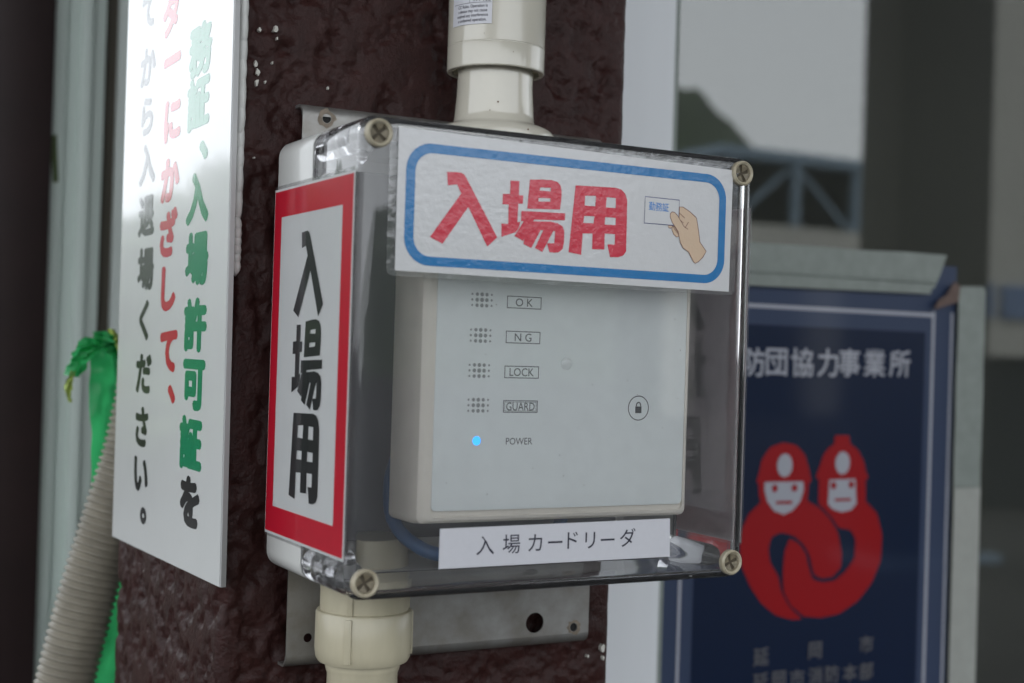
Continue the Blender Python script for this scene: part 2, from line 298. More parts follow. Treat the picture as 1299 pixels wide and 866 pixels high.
m_brown = NG('brown_textured_paint'); g = m_brown
g.p.inputs['Roughness'].default_value = .33; g.p.inputs['Specular IOR Level'].default_value = .20
g.l(g.ramp(g.noise(70, 6, .65), .35, .72, (.026, .0092, .0080), (.043, .0162, .0145)), g.p.inputs['Base Color'])
rr = g.nd('ShaderNodeMapRange'); rr.inputs['To Min'].default_value = .24; rr.inputs['To Max'].default_value = .55; g.l(g.noise(160, 4, .6), rr.inputs[0]); g.l(rr.outputs[0], g.p.inputs['Roughness'])
b1 = g.bump(g.noise(420, 5, .62), .8, .0010)
b2 = g.bump(g.noise(1700, 2, .5), .3, .0003, b1)
b3 = g.bump(g.noise(900, 2, .5, stretch=(1, 1, .12)), .35, .0003, b2)
g.l(b3, g.p.inputs['Normal']); m_brown = g.m
m_flatbrown = pm('flat_brown_paint', (.026, .0125, .0125), .5, var=.25, vscale=20, bump=.2)
m_chip = pm('bare_white_chip', (.62, .60, .55), .7, var=.3, vscale=400)
m_steel = pm('stainless_steel', (.37, .365, .36), .36, metal=.75, var=.22, vscale=45, bump=.12, bscale=90, bdist=.0006, rvar=.2, col2=(.25, .235, .215))
m_steel_dirt = pm('hole_stain', (.27, .22, .17), .7, var=.4, vscale=300)
m_hole_shade = pm('hole_shade_black', (.01, .01, .01), .8)
m_base = pm('pale_grey_plastic', (.60, .60, .58), .28, coat=.3, var=.08, vscale=30, bump=.08, bscale=60)
m_gasket = pm('grey_rubber', (.10, .10, .10), .6)
def solid_clear(name, tint, haze, bump, bscale):
    g = NG(name); p = g.p; p.inputs['Base Color'].default_value = (*tint, 1); p.inputs['Transmission Weight'].default_value = 1
    p.inputs['Roughness'].default_value = .0; p.inputs['IOR'].default_value = 1.5
    if bump: g.l(g.bump(g.noise(bscale, 3, .5), bump, .0004), p.inputs['Normal'])
    df = g.nd('ShaderNodeBsdfDiffuse'); df.inputs[0].default_value = (.6, .6, .62, 1); mx = g.nd('ShaderNodeMixShader')
    mr = g.nd('ShaderNodeMapRange'); mr.inputs['From Min'].default_value = .35; mr.inputs['From Max'].default_value = .75; mr.inputs['To Min'].default_value = haze*.7; mr.inputs['To Max'].default_value = haze*1.5
    g.l(g.noise(110, 6, .65), mr.inputs[0]); g.l(mr.outputs[0], mx.inputs[0]); g.l(p.outputs[0], mx.inputs[1]); g.l(df.outputs[0], mx.inputs[2]); g.l(mx.outputs[0], g.out.inputs[0]); return g.m
m_clear = solid_clear('clear_polycarbonate', (.985, .985, .988), .028, .02, 60)
m_clear_post = solid_clear('clear_corner_plastic', (.93, .93, .95), .01, .1, 120)
m_dent = clear('clear_sticky_pad', (.95, .95, .95), .05, .1)
m_film = clear('laminating_film', (.97, .97, .97), .05, .05, bump=.25, bscale=200)
m_screw = pm('beige_screw_plastic', (.46, .42, .32), .4, var=.25, vscale=300, col2=(.36, .31, .22))
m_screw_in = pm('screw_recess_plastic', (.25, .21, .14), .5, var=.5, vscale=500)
m_slot = pm('screw_slot_brown', (.07, .055, .035), .7)  # dark brown floor of the screw recess
m_pvc = pm('ivory_pvc', (.55, .52, .445), .16, coat=.5, var=.05, vscale=25, spec=.5)
m_pvc_old = pm('yellowed_pvc', (.50, .455, .33), .32, coat=.15, var=.16, vscale=60, stretch=(1, 1, .25), bump=.1, bscale=200)
m_conduit = pm('corrugated_conduit_plastic', (.26, .235, .185), .45, var=.25, vscale=60, bump=.15, bscale=500)
m_reader = pm('reader_shell_plastic', (.85, .80, .715), .38, var=.05, vscale=50, bump=.05, bscale=900)
m_panel = pm('reader_panel', (.88, .93, .925), .3, var=.02, vscale=24, bump=.04, bscale=400)
m_mark = pm('grey_marking', (.085, .09, .095), .5)
m_dot = pm('dot_marking', (.33, .35, .35), .5)
LAM = dict(spec=.25, coat=1.0, bump=.24, bscale=300, bdist=.0007)
m_paper = pm('laminated_white_paper', (.60, .60, .61), .4, var=.03, vscale=200, **LAM)
m_blue = pm('laminated_blue_print', (.006, .165, .42), .4, var=.06, vscale=200, **LAM)
m_red = pm('laminated_red_print', (.60, .022, .055), .4, var=.06, vscale=200, **LAM)
m_skin = pm('laminated_skin_print', (.60, .44, .31), .4, **LAM)
m_skinline = pm('laminated_outline_print', (.16, .06, .05), .4, **LAM)
m_cardline = pm('laminated_card_outline', (.05, .06, .17), .4, **LAM)
m_cardtxt = pm('laminated_card_text', (.05, .21, .55), .4, **LAM)
LS = dict(spec=.15, coat=.8, bump=.07, bscale=40, bdist=.0008)
m_paper_s = pm('side_sheet_white', (.76, .77, .77), .4, var=.03, vscale=100, **LS)
m_red_s = pm('side_sheet_red', (.62, .010, .035), .4, var=.05, vscale=100, **LS)
m_black_s = pm('side_sheet_black', (.014, .015, .017), .4, **LS)
def translucent(m, col, f):
    t = m.node_tree; p = t.nodes['Principled BSDF']; o = t.nodes['Material Output']; tr = t.nodes.new('ShaderNodeBsdfTranslucent'); tr.inputs[0].default_value = (*col, 1)
    mx = t.nodes.new('ShaderNodeMixShader'); mx.inputs[0].default_value = f; t.links.new(p.outputs[0], mx.inputs[1]); t.links.new(tr.outputs[0], mx.inputs[2]); t.links.new(mx.outputs[0], o.inputs[0])
translucent(m_paper_s, (.85, .85, .85), .4); translucent(m_red_s, (.8, .12, .14), .3)
m_tape_lbl = pm('white_label_tape', (.58, .58, .62), .45, var=.03, vscale=300)
m_ink = pm('black_ink', (.012, .012, .03), .45)
m_paperback = pm('grey_sheet_back', (.84, .78, .80), .6, var=.12, vscale=40)
m_pinkback = pm('show_through_pink', (.52, .33, .34), .6, var=.1, vscale=60)
translucent(m_paperback, (.95, .90, .92), .33)
m_signw = pm('white_sign_board', (.71, .72, .71), .3, spec=.25, coat=.85, var=.03, vscale=30, bump=.10, bscale=22, bdist=.0008)
m_signedge = pm('sign_edge', (.42, .42, .42), .5)
SG = dict(spec=.15, coat=.8, bump=.10, bscale=22, bdist=.0008)
m_sgreen = pm('sign_green_print', (.012, .26, .12), .25, **SG)
m_sred = pm('sign_red_print', (.55, .02, .05), .25, **SG)
m_sblack = pm('sign_black_print', (.03, .03, .032), .25, **SG)
m_glue = pm('white_silicone', (.62, .62, .60), .4, var=.1, vscale=100)
m_cable = pm('blue_cable', (.03, .12, .30), .4)
m_white = pm('white_painted_frame', (.74, .76, .79), .45, var=.06, vscale=14, bump=.08, bscale=40, stretch=(1, 1, .2))
m_lframe = pm('greyish_door_frame', (.80, .90, .85), .45, var=.14, vscale=12, stretch=(1, 1, .15))
m_lpanel = pm('frosted_door_panel', (.68, .74, .71), .4, var=.1, vscale=10)
m_groove = pm('brown_door_seal', (.10, .085, .065), .6)
m_glass = clear('window_glass', (.90, .915, .90), .012, .004, f0=.10)
m_room = pm('dim_room_paint', (.10, .10, .085), .8)
m_navy = pm('poster_navy', (.0012, .0085, .034), .35, coat=.6, spec=.2)
m_band = pm('poster_slate_band', (.036, .052, .100), .35, coat=.6, spec=.2)
m_pwhite = pm('poster_white_print', (.36, .37, .42), .35, coat=.6, spec=.2)
m_plow = pm('poster_faint_print', (.10, .10, .11), .35, coat=.6, spec=.2)
m_pred = pm('poster_red', (.28, .002, .006), .35, coat=.6, spec=.2)
m_gtape = pm('grey_green_cloth_tape', (.225, .255, .235), .5, var=.15, vscale=70, bump=.4, bscale=300)
m_btape = pm('beige_cloth_tape', (.33, .34, .315), .5, var=.1, vscale=70, bump=.3, bscale=300)
m_torn = pm('torn_brown_backing', (.14, .09, .075), .7, var=.3, vscale=200)
g = NG('green_plastic_tape'); g.l(g.ramp(g.noise(30, 4, .6), .35, .65, (.02, .34, .10), (.06, .55, .20)), g.p.inputs['Base Color']); g.p.inputs['Roughness'].default_value = .35
trn = g.nd('ShaderNodeBsdfTranslucent'); trn.inputs[0].default_value = (.08, .75, .25, 1); mxs = g.nd('ShaderNodeMixShader'); mxs.inputs[0].default_value = .55
g.l(g.p.outputs[0], mxs.inputs[1]); g.l(trn.outputs[0], mxs.inputs[2]); g.l(mxs.outputs[0], g.out.inputs[0]); m_green = g.m
m_ygreen = pm('yellow_green_tape', (.32, .42, .08), .4)
g = NG('lit_led'); g.p.inputs['Emission Color'].default_value = (.03, .36, 1, 1); g.p.inputs['Emission Strength'].default_value = 1.5; g.p.inputs['Base Color'].default_value = (.02, .1, .2, 1); m_led = g.m
m_ground = pm('asphalt', (.050, .050, .048), .9, spec=.1, var=.3, vscale=8, bump=.3, bscale=120, bdist=.004)
m_shade_canopy = pm('shade_canopy_sheet', (.55, .56, .56), .7, var=.1, vscale=2)
m_hill = pm('wooded_hill_green', (.055, .085, .042), .9, var=.5, vscale=.15)
m_bwall = pm('cream_wall', (.62, .60, .54), .8, var=.06, vscale=.5)
m_truss = pm('pale_blue_steel', (.25, .34, .43), .5)
m_dglass = pm('dark_opening_paint', (.014, .02, .024), .7, spec=.1)
m_olive = pm('olive_pillar_paint', (.045, .045, .03), .6, var=.1, vscale=3)
m_signb = pm('blue_wall_sign', (.16, .24, .42), .5)
m_bark = pm('bark', (.09, .065, .045), .9, var=.3, vscale=8)
g = NG('leaf'); g.l(g.ramp(g.noise(3, 4, .6), .35, .7, (.035, .085, .02), (.09, .15, .04)), g.p.inputs['Base Color']); g.p.inputs['Roughness'].default_value = .55; m_leaf = g.m

# ------------------------------------------------------------------ setting
tag(box('ground', -200, 200, -200, 200, -1.3, -1.2, m_ground), 'flat asphalt ground in front of the building', kind='structure')
rm = bmesh.new(); abox(rm, .25, 4.2, .62, 3.2, -1.19, 2.2)
for f in list(rm.faces):
    if f.calc_center_median().y < .7: rm.faces.remove(f) if False else bmesh.ops.delete(rm, geom=[f], context='FACES')
tag(bmobj('room_interior', rm, m_room, recalc=False), 'dim room behind the window', kind='structure')
can = box('shade_canopy', -3.2, 6.0, -3.4, 3.3, 2.25, 2.33, m_shade_canopy); tag(can, 'unseen flat roof added to cut the skylight on the entrance', kind='structure')  # out of view, added and sized to hold back light from above
fs_ = bmesh.new()
abox(fs_, .86, 4.2, .383, .6, -1.19, -.60); abox(fs_, .2165, 4.2, .39, .6, 1.5, 2.24)
tag(bmobj('facade', fs_, m_flatbrown), 'brown facade below and above the window', kind='structure')

# wooded hill far beyond, seen mirrored in the window glass
hp = [(-30, 2), (20, 7)] + [(q[0], q[2]) for q in hill] + [(130, 10), (190, -1)]
rows = [(-58, 0), (-66, .45), (-74, .80), (-79.24, 1), (-84, .99), (-96, .85), (-116, .5)]
V, F = [], []; hx = []
for i in range(len(hp)-1):
    for j in range(6): t = j/6; hx.append((hp[i][0]*(1-t)+hp[i+1][0]*t, hp[i][1]*(1-t)+hp[i+1][1]*t))
for yy, s_ in rows:
    for x, z in hx: V.append((x*(-yy+.6)/79.8, yy, -1.25 + (z+1.25)*s_ + .35*noise.noise(Vector((x*.9, yy*.4, 3)))*s_))
n_ = len(hx)
for k in range(len(rows)-1):
    for i in range(n_-1): F.append((k*n_+i, k*n_+i+1, (k+1)*n_+i+1, (k+1)*n_+i))
tag(pymesh('hill', V, F, m_hill, smooth=60), 'dark wooded hill beyond the yard', kind='structure')

# building across the yard (mirrored in the glass): white base wall and blue steel bracing
b = empty('warehouse_building', (24, -24.5, -1.2), 'pale warehouse with blue braced steel frame, mirrored in the window glass', 'building')
box('wall', 19.6, 30, -30, -24.4, 2.75, 3.3, m_bwall, b); box('dark_opening', 19.65, 29.9, -29.9, -24.9, -1.2, 2.749, m_dglass, b)
for xa, xb in ((17.6, 18.1), (22.15, 23.1), (26.5, 27.4)): box('column', xa, xb, -24.85, -24.42, -1.2, 2.745 if xa > 19 else 4, m_bwall, b); box('upper_wall', 19.6, 30, -30, -24.9, 3.31, 4.8, pm('grey_green_cladding', (.28, .33, .30), .7), b)
box('roof', 19.3, 30.2, -30.3, -24.38, 4.81, 5.08, m_truss, b, .02)
for x in (19.7, 21.6, 23.5, 25.4, 27.3): box('frame_post', x-.09, x+.09, -24.6, -24.4, 3.32, 4.8, m_truss, b)
for i, x in enumerate((19.7, 21.6, 23.5, 25.4)):
    x0_, x1_ = x+.1, x+1.8; z0_, z1_ = (3.35, 4.75) if i % 2 == 0 else (4.75, 3.35)
    pymesh('frame_brace', [(x0_, -24.55, z0_-.07), (x1_, -24.55, z1_-.07), (x1_, -24.55, z1_+.07), (x0_, -24.55, z0_+.07), (x0_, -24.62, z0_-.07), (x1_, -24.62, z1_-.07), (x1_, -24.62, z1_+.07), (x0_, -24.62, z0_+.07)],
           [(0,1,2,3), (7,6,5,4), (0,4,5,1), (3,2,6,7), (0,3,7,4), (1,5,6,2)], m_truss, b)
b = empty('olive_pillar', (6.55, -5.4, -1.2), 'dark olive square pillar of the yard, mirrored in the window glass', 'pillar')
box('shaft', 6.17, 7.0, -5.6, -5.24, -1.2, 5.2, m_olive, b, .01); box('base_plate', 6.05, 7.1, -5.7, -5.15, -1.2, -1.15, m_truss, b)
b = empty('storage_building', (10.5, -8.5, -1.2), 'cream storage building with a blue wall sign, mirrored at the right edge of the glass', 'building')
def slant(name, za, zb, mat, i=0):
    q = [(9.1+i, -7.6-i), (14.5, -7.6-i), (17.8, -10.8), (12.4+i, -10.8)]
    pymesh(name, [(x, y, z) for z in (za, zb) for x, y in q], [(0,1,2,3), (7,6,5,4), (0,4,5,1), (1,5,6,2), (2,6,7,3), (3,7,4,0)], mat, b)
slant('wall', .2, 6.5, m_bwall); slant('dark_opening', -1.2, .199, m_dglass, .1)
box('wall_sign', 9.32, 9.62, -7.6, -7.55, .55, .85, m_signb, b); box('wall_sign', 9.75, 10.1, -7.6, -7.55, .55, .85, m_signb, b)

# trees at the left, mirrored in the side sheet and the white sign
def tree(x, y, h, w, seed, label):
    rnd = random.Random(seed); t = empty('tree', (x, y, -1.2), label, 'tree', 'trees left of the entrance')
    z0 = -1.2; top = h
    path = catmull([(x, y, z0), (x+.05, y, z0+.5*(top-z0)), (x-.05, y+.05, z0+.85*(top-z0))], 6)
    tube('trunk', path, lambda i: .11*(1-i/16), m_bark, t, 10)
    V, F = [], []
    clumps = [(x + rnd.gauss(0, w*.36), y + rnd.gauss(0, w*.36), z0 + (top-z0)*rnd.uniform(.35, .93), rnd.uniform(.22, .42)*w) for _ in range(24)]
    for cx, cy_, cz, cr in clumps:
        for _ in range(260):
            d = Vector((rnd.gauss(0, 1), rnd.gauss(0, 1), rnd.gauss(0, .8))).normalized()*cr*rnd.uniform(.35, 1)
            p = Vector((cx, cy_, min(cz + d.z, top))) + Vector((d.x, d.y, 0)); a = Vector((rnd.gauss(0,1), rnd.gauss(0,1), rnd.gauss(0,1))).normalized(); c = a.orthogonal().normalized(); s = rnd.uniform(.07, .13)
            k = len(V); V += [p - a*s, p + c*s*.5, p + a*s, p - c*s*.5]; F.append((k, k+1, k+2, k+3))
    pymesh('crown', V, F, m_leaf, t)
for i, (x, y, h, w, l) in enumerate([(-2.5, 11.2, .35, 1.0, 'smallest low round tree left of the entrance'), (-3.0, 11.0, .85, 1.0, 'second smallest round tree left of the entrance'),
        (-3.45, 10.9, 1.35, 1.0, 'middle sized leafy tree left of the entrance'), (-4.1, 10.5, 2.0, 1.1, 'tall leafy tree left of the entrance'), (-5.2, 10.2, 1.7, 1.5, 'broad leafy tree furthest left of the entrance')]):
    tree(x, y, h, w, 30+i, l)

bm = bmesh.new(); rnd = random.Random(77)
for _ in range(9000):
    x = rnd.uniform(-16, -1.5); y = 12.2 + rnd.uniform(0, 1.2); hh = 1.5 + .35*noise.noise(Vector((x*.8, 0, 2))); z = -1.2 + hh*rnd.random()**.8 + max(0, (-x-3)*.12)*rnd.random()
    s = rnd.uniform(.08, .16); a = Vector((rnd.gauss(0,1), rnd.gauss(0,1), rnd.gauss(0,1))).normalized(); c = a.orthogonal().normalized(); p = Vector((x, y, z))
    bm.faces.new([bm.verts.new(q) for q in (p-a*s, p+c*s*.6, p+a*s, p-c*s*.6)])
tag(bmobj('hedge', bm, m_leaf, recalc=False), 'long green hedge left of the entrance', kind='stuff')

# ------------------------------------------------------------------ window with white frame
wn = empty('window', (.3, .36, -.6), 'window with white frame and reflecting glass right of the brown pillar', 'window')
tr_ = box('frame', .2165, .400, .340, .376, -.62, 1.5, m_white, wn, .0012)
box('jamb', .4008, .412, .352, .376, -.60, 1.49, m_gtape, wn)
box('pane', .4125, 3.0, .3745, .3795, -.60, 1.49, m_glass, wn)
box('sill', .2165, 3.0, .335, .40, -.66, -.621, m_white, wn, .002)
box('frame_post', 2.95, 3.05, .345, .374, -.60, 1.49, m_white, wn, .002)

# ------------------------------------------------------------------ poster on the glass
YP = .3700
ps = empty('poster', (.6, .3725, .0), 'navy fire brigade poster with two interlocked red helmeted figures taped on the glass', 'poster')
flat('sheet', [[(.4215, -.42), (.752, -.42), (.752, .1975), (.4215, .1975)]], front(.3735), m_band, ps, .002)
flat('navy_field', [[(.4560, -.41), (.7135, -.41), (.7135, .1345), (.4560, .1345)]], front(.3712), m_navy, ps)
for k_, (a, b_) in enumerate(((.4405, .4435), (.7215, .7250), (.7455, .7485))): flat('white_line', [[(a, -.41), (b_, -.41), (b_, .1540), (a, .1540)]], front(.3711), m_pwhite, ps)
flat('white_line', [[(.4437, .1490), (.7213, .1490), (.7213, .1525), (.4437, .1525)]], front(.3711), m_pwhite, ps)
def chaikin(c, n=2):
    for _ in range(n):
        o = []
        for i in range(len(c)):
            a, b_ = c[i], c[(i+1) % len(c)]; L = math.hypot(b_[0]-a[0], b_[1]-a[1]); t = min(.25, .0016/max(L, 1e-6))
            o += [(a[0]+(b_[0]-a[0])*t, a[1]+(b_[1]-a[1])*t), (b_[0]-(b_[0]-a[0])*t, b_[1]-(b_[1]-a[1])*t)]
        c = o
    return c
em = [chaikin([(a/1000, b/1000) for a, b in c]) for c in E_red]
for i, c in enumerate(em): flat('red_figure', [c], front(.3709 - .00006*i), m_pred, ps)
for c in E_white: flat('face', [mm(c)], front(.3704), m_pwhite, ps)
for u, v in mm(E_lamp): flat('helmet_badge', [circ(u, v, .0085, 28, .0102)], front(.3704), m_pwhite, ps)
for u, v in mm(E_eye): flat('eye', [circ(u, v, .0033, 16)], front(.3701), m_pred, ps)
for c in E_mouth: flat('mouth', [mm(c)], front(.3701), m_pred, ps)
chars('title_character', [(ch, u/1000, v/1000,   .0270, .0262) for ch, (u, v) in zip('消防団協力事業所', P_row0)], front(.3704), m_pwhite, ps, .018)
chars('city_character', [(ch, u/1000, v/1000, .0175, .0165) for ch, (u, v) in zip('延岡市', P_row1)], front(.3704), m_plow, ps, .02)
chars('office_character', [(ch, u/1000, v/1000, .0175, .0165) for ch, (u, v) in zip('延岡市消防本部', P_row2)], front(.3704), m_plow, ps, .02)
def tape_piece(name, outline, Y, mat, parent, t=.0012):
    return flat(name, [outline], front(Y), mat, parent, t, smooth=30)
def jag(a, b_, n, amp, seed):
    rnd = random.Random(seed); o = []
    for i in range(n+1):
        t = i/n; o.append((a[0]*(1-t)+b_[0]*t + (rnd.uniform(-amp, amp) if 0 < i < n else 0), a[1]*(1-t)+b_[1]*t + (rnd.uniform(-amp, amp) if 0 < i < n else 0)))
    return o
box('backing_board', .4216, .748, .3736, .3742, -.42, .197, m_paperback, ps)
tp = tape_piece('tape', [(.4216, .1665)] + jag((.7135, .1700), (.7250, .188), 5, .0015, 1) + jag((.7330, .207), (.4216, .2035), 6, .0006, 2), .3672, m_gtape, ps)
pymesh('tape_wrinkle', [(.4216, .3660, .1835), (.722, .3660, .1850), (.720, .3645, .1810), (.4216, .3650, .1800), (.4216, .3660, .1770), (.716, .3660, .1785)], [(0,1,2,3), (3,2,5,4)], m_gtape, tp)
tape_piece('tape', jag((.7500, -.010), (.7500, .1735), 8, .0005, 3) + [(.7530, .1790), (.7815, .1800)] + jag((.7850, .176), (.7850, -.010), 8, .0005, 4), .3672, m_gtape, ps)
tape_piece('tape', [(.7510, -.42), (.7510, -.0105), (.7855, -.0105), (.7855, -.42)], .3672, m_btape, ps)
tape_piece('torn_corner', [(.7175, .1560), (.7480, .1640), (.7500, .1790), (.7420, .1830), (.7330, .1700), (.7230, .1650)], .3655, m_torn, ps, .001)

# ------------------------------------------------------------------ brown pillar carrying everything
def hgt(u, v):
    p = Vector((u*82, v*66, 1.7)); a = noise.fractal(p, .9, 2.1, 4) + .35*noise.noise(Vector((u*24, v*20, 9)))
    pl = min(a, .12) + .07*max(0, a-.12)
    f = noise.fractal(Vector((u*340, v*280, 4)), .8, 2.1, 3)
    low = 1 - max(0, min(1, (a - .02)/.14))
    return .0012*pl/.3 + .00040*f*(.12 + low) - .0005*abs(noise.noise(Vector((u*170, v*120, 6))))*low
def pillar(parent):
    X0, X1, Y0, Y1, r = -.0255, .2155, .1285, .350, .005
    per = []
    st = .0014
    n = int((Y1-Y0-r)/st)
    for i in range(n): per.append((X0, Y1 - i*st, -1, 0))
    for i in range(5): a = math.pi + math.pi/2*i/4; per.append((X0+r + r*math.cos(a), Y0+r + r*math.sin(a), math.cos(a), math.sin(a)))
    n = int((X1-X0-2*r)/st)
    for i in range(1, n): per.append((X0+r+i*st, Y0, 0, -1))
    for i in range(5): a = 1.5*math.pi + math.pi/2*i/4; per.append((X1-r + r*math.cos(a), Y0+r + r*math.sin(a), math.cos(a), math.sin(a)))
    for i in range(1, 12): per.append((X1, Y0+r+i*.018, 1, 0))
    z0, z1 = -.26, .44; nz = int((z1-z0)/st); V, F = [], []; L = 0; us = []
    for i, (x, y, nx, ny) in enumerate(per):
        if i: L += math.hypot(x-per[i-1][0], y-per[i-1][1])
        us.append(L)
    m = len(per)
    for k in range(nz+1):
        z = z0 + (z1-z0)*k/nz
        for (x, y, nx, ny), u in zip(per, us):
            h = hgt(u, z)*min(1, max(.12, (X1-x)/.014)); V.append((x + nx*h, y + ny*h, z))
    for k in range(nz):
        for i in range(m-1): F.append((k*m+i, k*m+i+1, (k+1)*m+i+1, (k+1)*m+i))
    pymesh('textured_coat', V, F, m_brown, parent, smooth=180)
    box('lower_shaft', X0, X1, Y0, Y1, -1.2, z0+.001, m_brown, parent, .004); box('upper_shaft', X0, X1, Y0, Y1, z1-.001, 2.24, m_brown, parent, .004)
pr = empty('brown_pillar', (.095, .24, -1.2), 'dark brown pillar with lumpy glossy textured paint carrying the reader box', 'pillar')
pillar(pr)
bm = bmesh.new(); rnd = random.Random(5)
for (u, v), s in zip(chips, (.0022, .0014, .0008, .0022, .0022, .0020, .0008, .0010, .0009, .0006, .0026, .0014, .001)):
    u, v = u/1000, v/1000; n = 7; ring = [bm.verts.new((u + s*rnd.uniform(.35, 1)*math.cos(i/n*6.28)*.8, .1262, v + s*rnd.uniform(.5, 1.1)*math.sin(i/n*6.28))) for i in range(n)]
    top_ = bm.faces.new(ring); r_ = bmesh.ops.extrude_face_region(bm, geom=[top_])
    for q in r_['geom']:
        if isinstance(q, bmesh.types.BMVert): q.co.y += .003
tag(bmobj('paint_chips', bm, m_chip, pr), kind='stuff')

# ------------------------------------------------------------------ left door frame, brown post, green tape
d = empty('door_frame', (.02, .82, -1.2), 'pale grey door frame with vertical grooves seen between brown post and white sign', 'door frame')
L8 = [q/1000 for q in LEFT]      # edges of post, stile, seal and leaf at that depth
box('outer_stile', L8[0]-.001, L8[2], .811, .86, -1.19, 2.2, m_lframe, d, .002)
box('stile_rib', L8[0]-.0008, L8[0]+.012, .804, .8105, -1.19, 2.2, m_lframe, d, .001)
box('stile_rib', L8[1]-.004, L8[1]+.006, .804, .8105, -1.19, 2.2, m_lframe, d, .001)
box('seal', L8[2]+.0002, L8[3], .825, .87, -1.19, 2.2, m_groove, d)
box('door_leaf', L8[3]+.0002, .245, .818, .85, -1.19, 2.2, m_lpanel, d, .001)
bp = empty('brown_post', (-.03, .82, -1.2), 'smooth dark brown post at the left edge', 'post')
box('shaft', -.085, L8[0]-.0012, .79, .87, -1.2, 2.24, m_flatbrown, bp, .003)
gt = flat('green_tape_scrap', [mm(SCRAP)], front(.8035), pm('moss_green_tape', (.10, .15, .05), .5), None, .0006)
tag(gt, 'small olive green tape scrap on the pale door frame', 'tape')
def ribbon(name, path, widths, mat, parent, crinkle=.003, seed=1):
    P = catmull(path, 14); V, F = [], []; n = len(P); w_ = 7; rnd = random.Random(seed); ph = rnd.uniform(0, 6)
    for i, p in enumerate(P):
        t = i/(n-1); k = t*(len(widths)-1); a = int(min(k, len(widths)-2)); w = widths[a]*(1-(k-a)) + widths[a+1]*(k-a)
        for j in range(w_):
            s = j/(w_-1)-.5
            V.append((p.x + s*w, p.y + crinkle*noise.noise(Vector((s*5+ph, t*16, seed)))*2 + crinkle*math.sin(s*9+t*11+ph), p.z + s*w*.15*math.sin(ph+t*9)))
    for i in range(n-1):
        for j in range(w_-1): F.append((i*w_+j, i*w_+j+1, (i+1)*w_+j+1, (i+1)*w_+j))
    return pymesh(name, V, F, mat, parent, smooth=180)
gr = empty('green_plastic_ribbon', (-.02, .435, .1), 'bright green plastic ribbon knotted beside the door frame behind the grey hose', 'ribbon')
ribbon('tail', [(-.019, .432, .100), (-.013, .430, .05), (-.008, .431, -.03), (-.004, .432, -.12), (-.006, .432, -.22)], [.024, .036, .038, .040, .044], m_green, gr, .004, 2)
ribbon('knot_wing', [(-.010, .428, .094), (-.022, .422, .104), (-.034, .424, .098), (-.044, .428, .078)], [.014, .024, .022, .008], m_green, gr, .006, 3)
ribbon('knot_wing', [(-.028, .426, .110), (-.020, .420, .106), (-.008, .424, .096), (.004, .426, .084)], [.008, .024, .026, .014], m_green, gr, .006, 4)
ribbon('thin_ribbon', [(-.020, .417, .112), (-.012, .415, .096), (-.006, .417, .080), (-.012, .419, .05)], [.004, .007, .006, .003], m_ygreen, gr, .003, 6)
ribbon('thin_ribbon', [(-.044, .424, .082), (-.047, .424, .070), (-.045, .425, .060)], [.004, .005, .002], m_ygreen, gr, .002, 8)

# ------------------------------------------------------------------ corrugated hose
pc = [(-.075, .41, -.36), (-.060, .41, -.21), (-.0448, .41, -.128), (-.0304, .41, -.065), (-.0168, .41, -.016), (-.0037, .41, .0334), (.0055, .41, .089), (.012, .41, .157), (.016, .41, .30)]
pth = catmull(pc, 60)
# resample evenly
res = [pth[0]]; acc = 0; stp = .0049/6
for i in range(1, len(pth)):
    a, c = pth[i-1], pth[i]; L = (c-a).length
    while acc + L >= stp:
        t = (stp-acc)/L; a = a.lerp(c, t); res.append(a.copy()); L = (c-a).length; acc = 0
    acc += L
wave = [0, .5, 1, 1, .7, .12]
ho = tube('corrugated_hose', res, lambda i: .0180 + .0022*wave[i % 6], m_conduit, None, 40, 70)
tag(ho, 'beige corrugated conduit hose curving up behind the white sign', 'hose')

# ------------------------------------------------------------------ white sign on the pillar's left face
XS = -.0300
sg = empty('wall_sign', (XS, .23, -.02), 'white glossy board with green, red and black vertical Japanese writing on the pillar side', 'sign')
flat('board', [[(.1160, -.0192), (.3530, -.0245), (.3560, .44), (.1270, .44)]], side(-.0270), m_signw, sg, .0028)
flat('edge_strip', [[(.1140, -.0190), (.1158, -.0192), (.1268, .44), (.1250, .44)]], side(-.0270), m_signedge, sg, .0026)
for key, mat, em_, bo in (('A', m_sgreen, .0295, .058), ('B', m_sred, .0285, .060), ('C', m_sblack, .0270, .048)):
    its = []; extra = []
    for ch, y, z in WS_txt[key]:
        s = em_
        e_ = (ch, y/1000, z/1000, s*1.45, s*.98)
        if ch in 'をだざか': pass
        (extra if ch == 'を' else its).append(e_)
    chars('green_character' if key == 'A' else 'red_character' if key == 'B' else 'black_character', its, side(-.02988), mat, sg, bo, mirror=True)
    if extra: chars('black_character', extra, side(-.02988), m_sblack, sg, bo, mirror=True)
bm = bmesh.new(); rnd = random.Random(9)
for zc, hh in ((.262, .030), (.205, .030), (.155, .012)):
    for k in range(6):
        t = k/5; z = zc + (t-.5)*2*hh*.9
        r = bmesh.ops.create_icosphere(bm, subdivisions=2, radius=1)
        rad = .0042*rnd.uniform(.8, 1.15)
        for v in r['verts']: v.co = Vector((-.0236 + v.co.x*.0026, .1258 + rnd.uniform(0, .0001) + v.co.y*rad*.8, z + v.co.z*hh*(.30 + .16*rnd.random())))
tag(bmobj('adhesive_blobs', bm, m_glue, sg, 60), kind='stuff')

# ------------------------------------------------------------------ stainless mounting bracket
br = empty('mounting_bracket', (.1, .12, -.06), 'stainless steel channel bracket with drilled holes behind the reader box', 'bracket')
bx0, bx1, bz0, bz1, by = .0065, .1915, -.0635, .2310, .1155
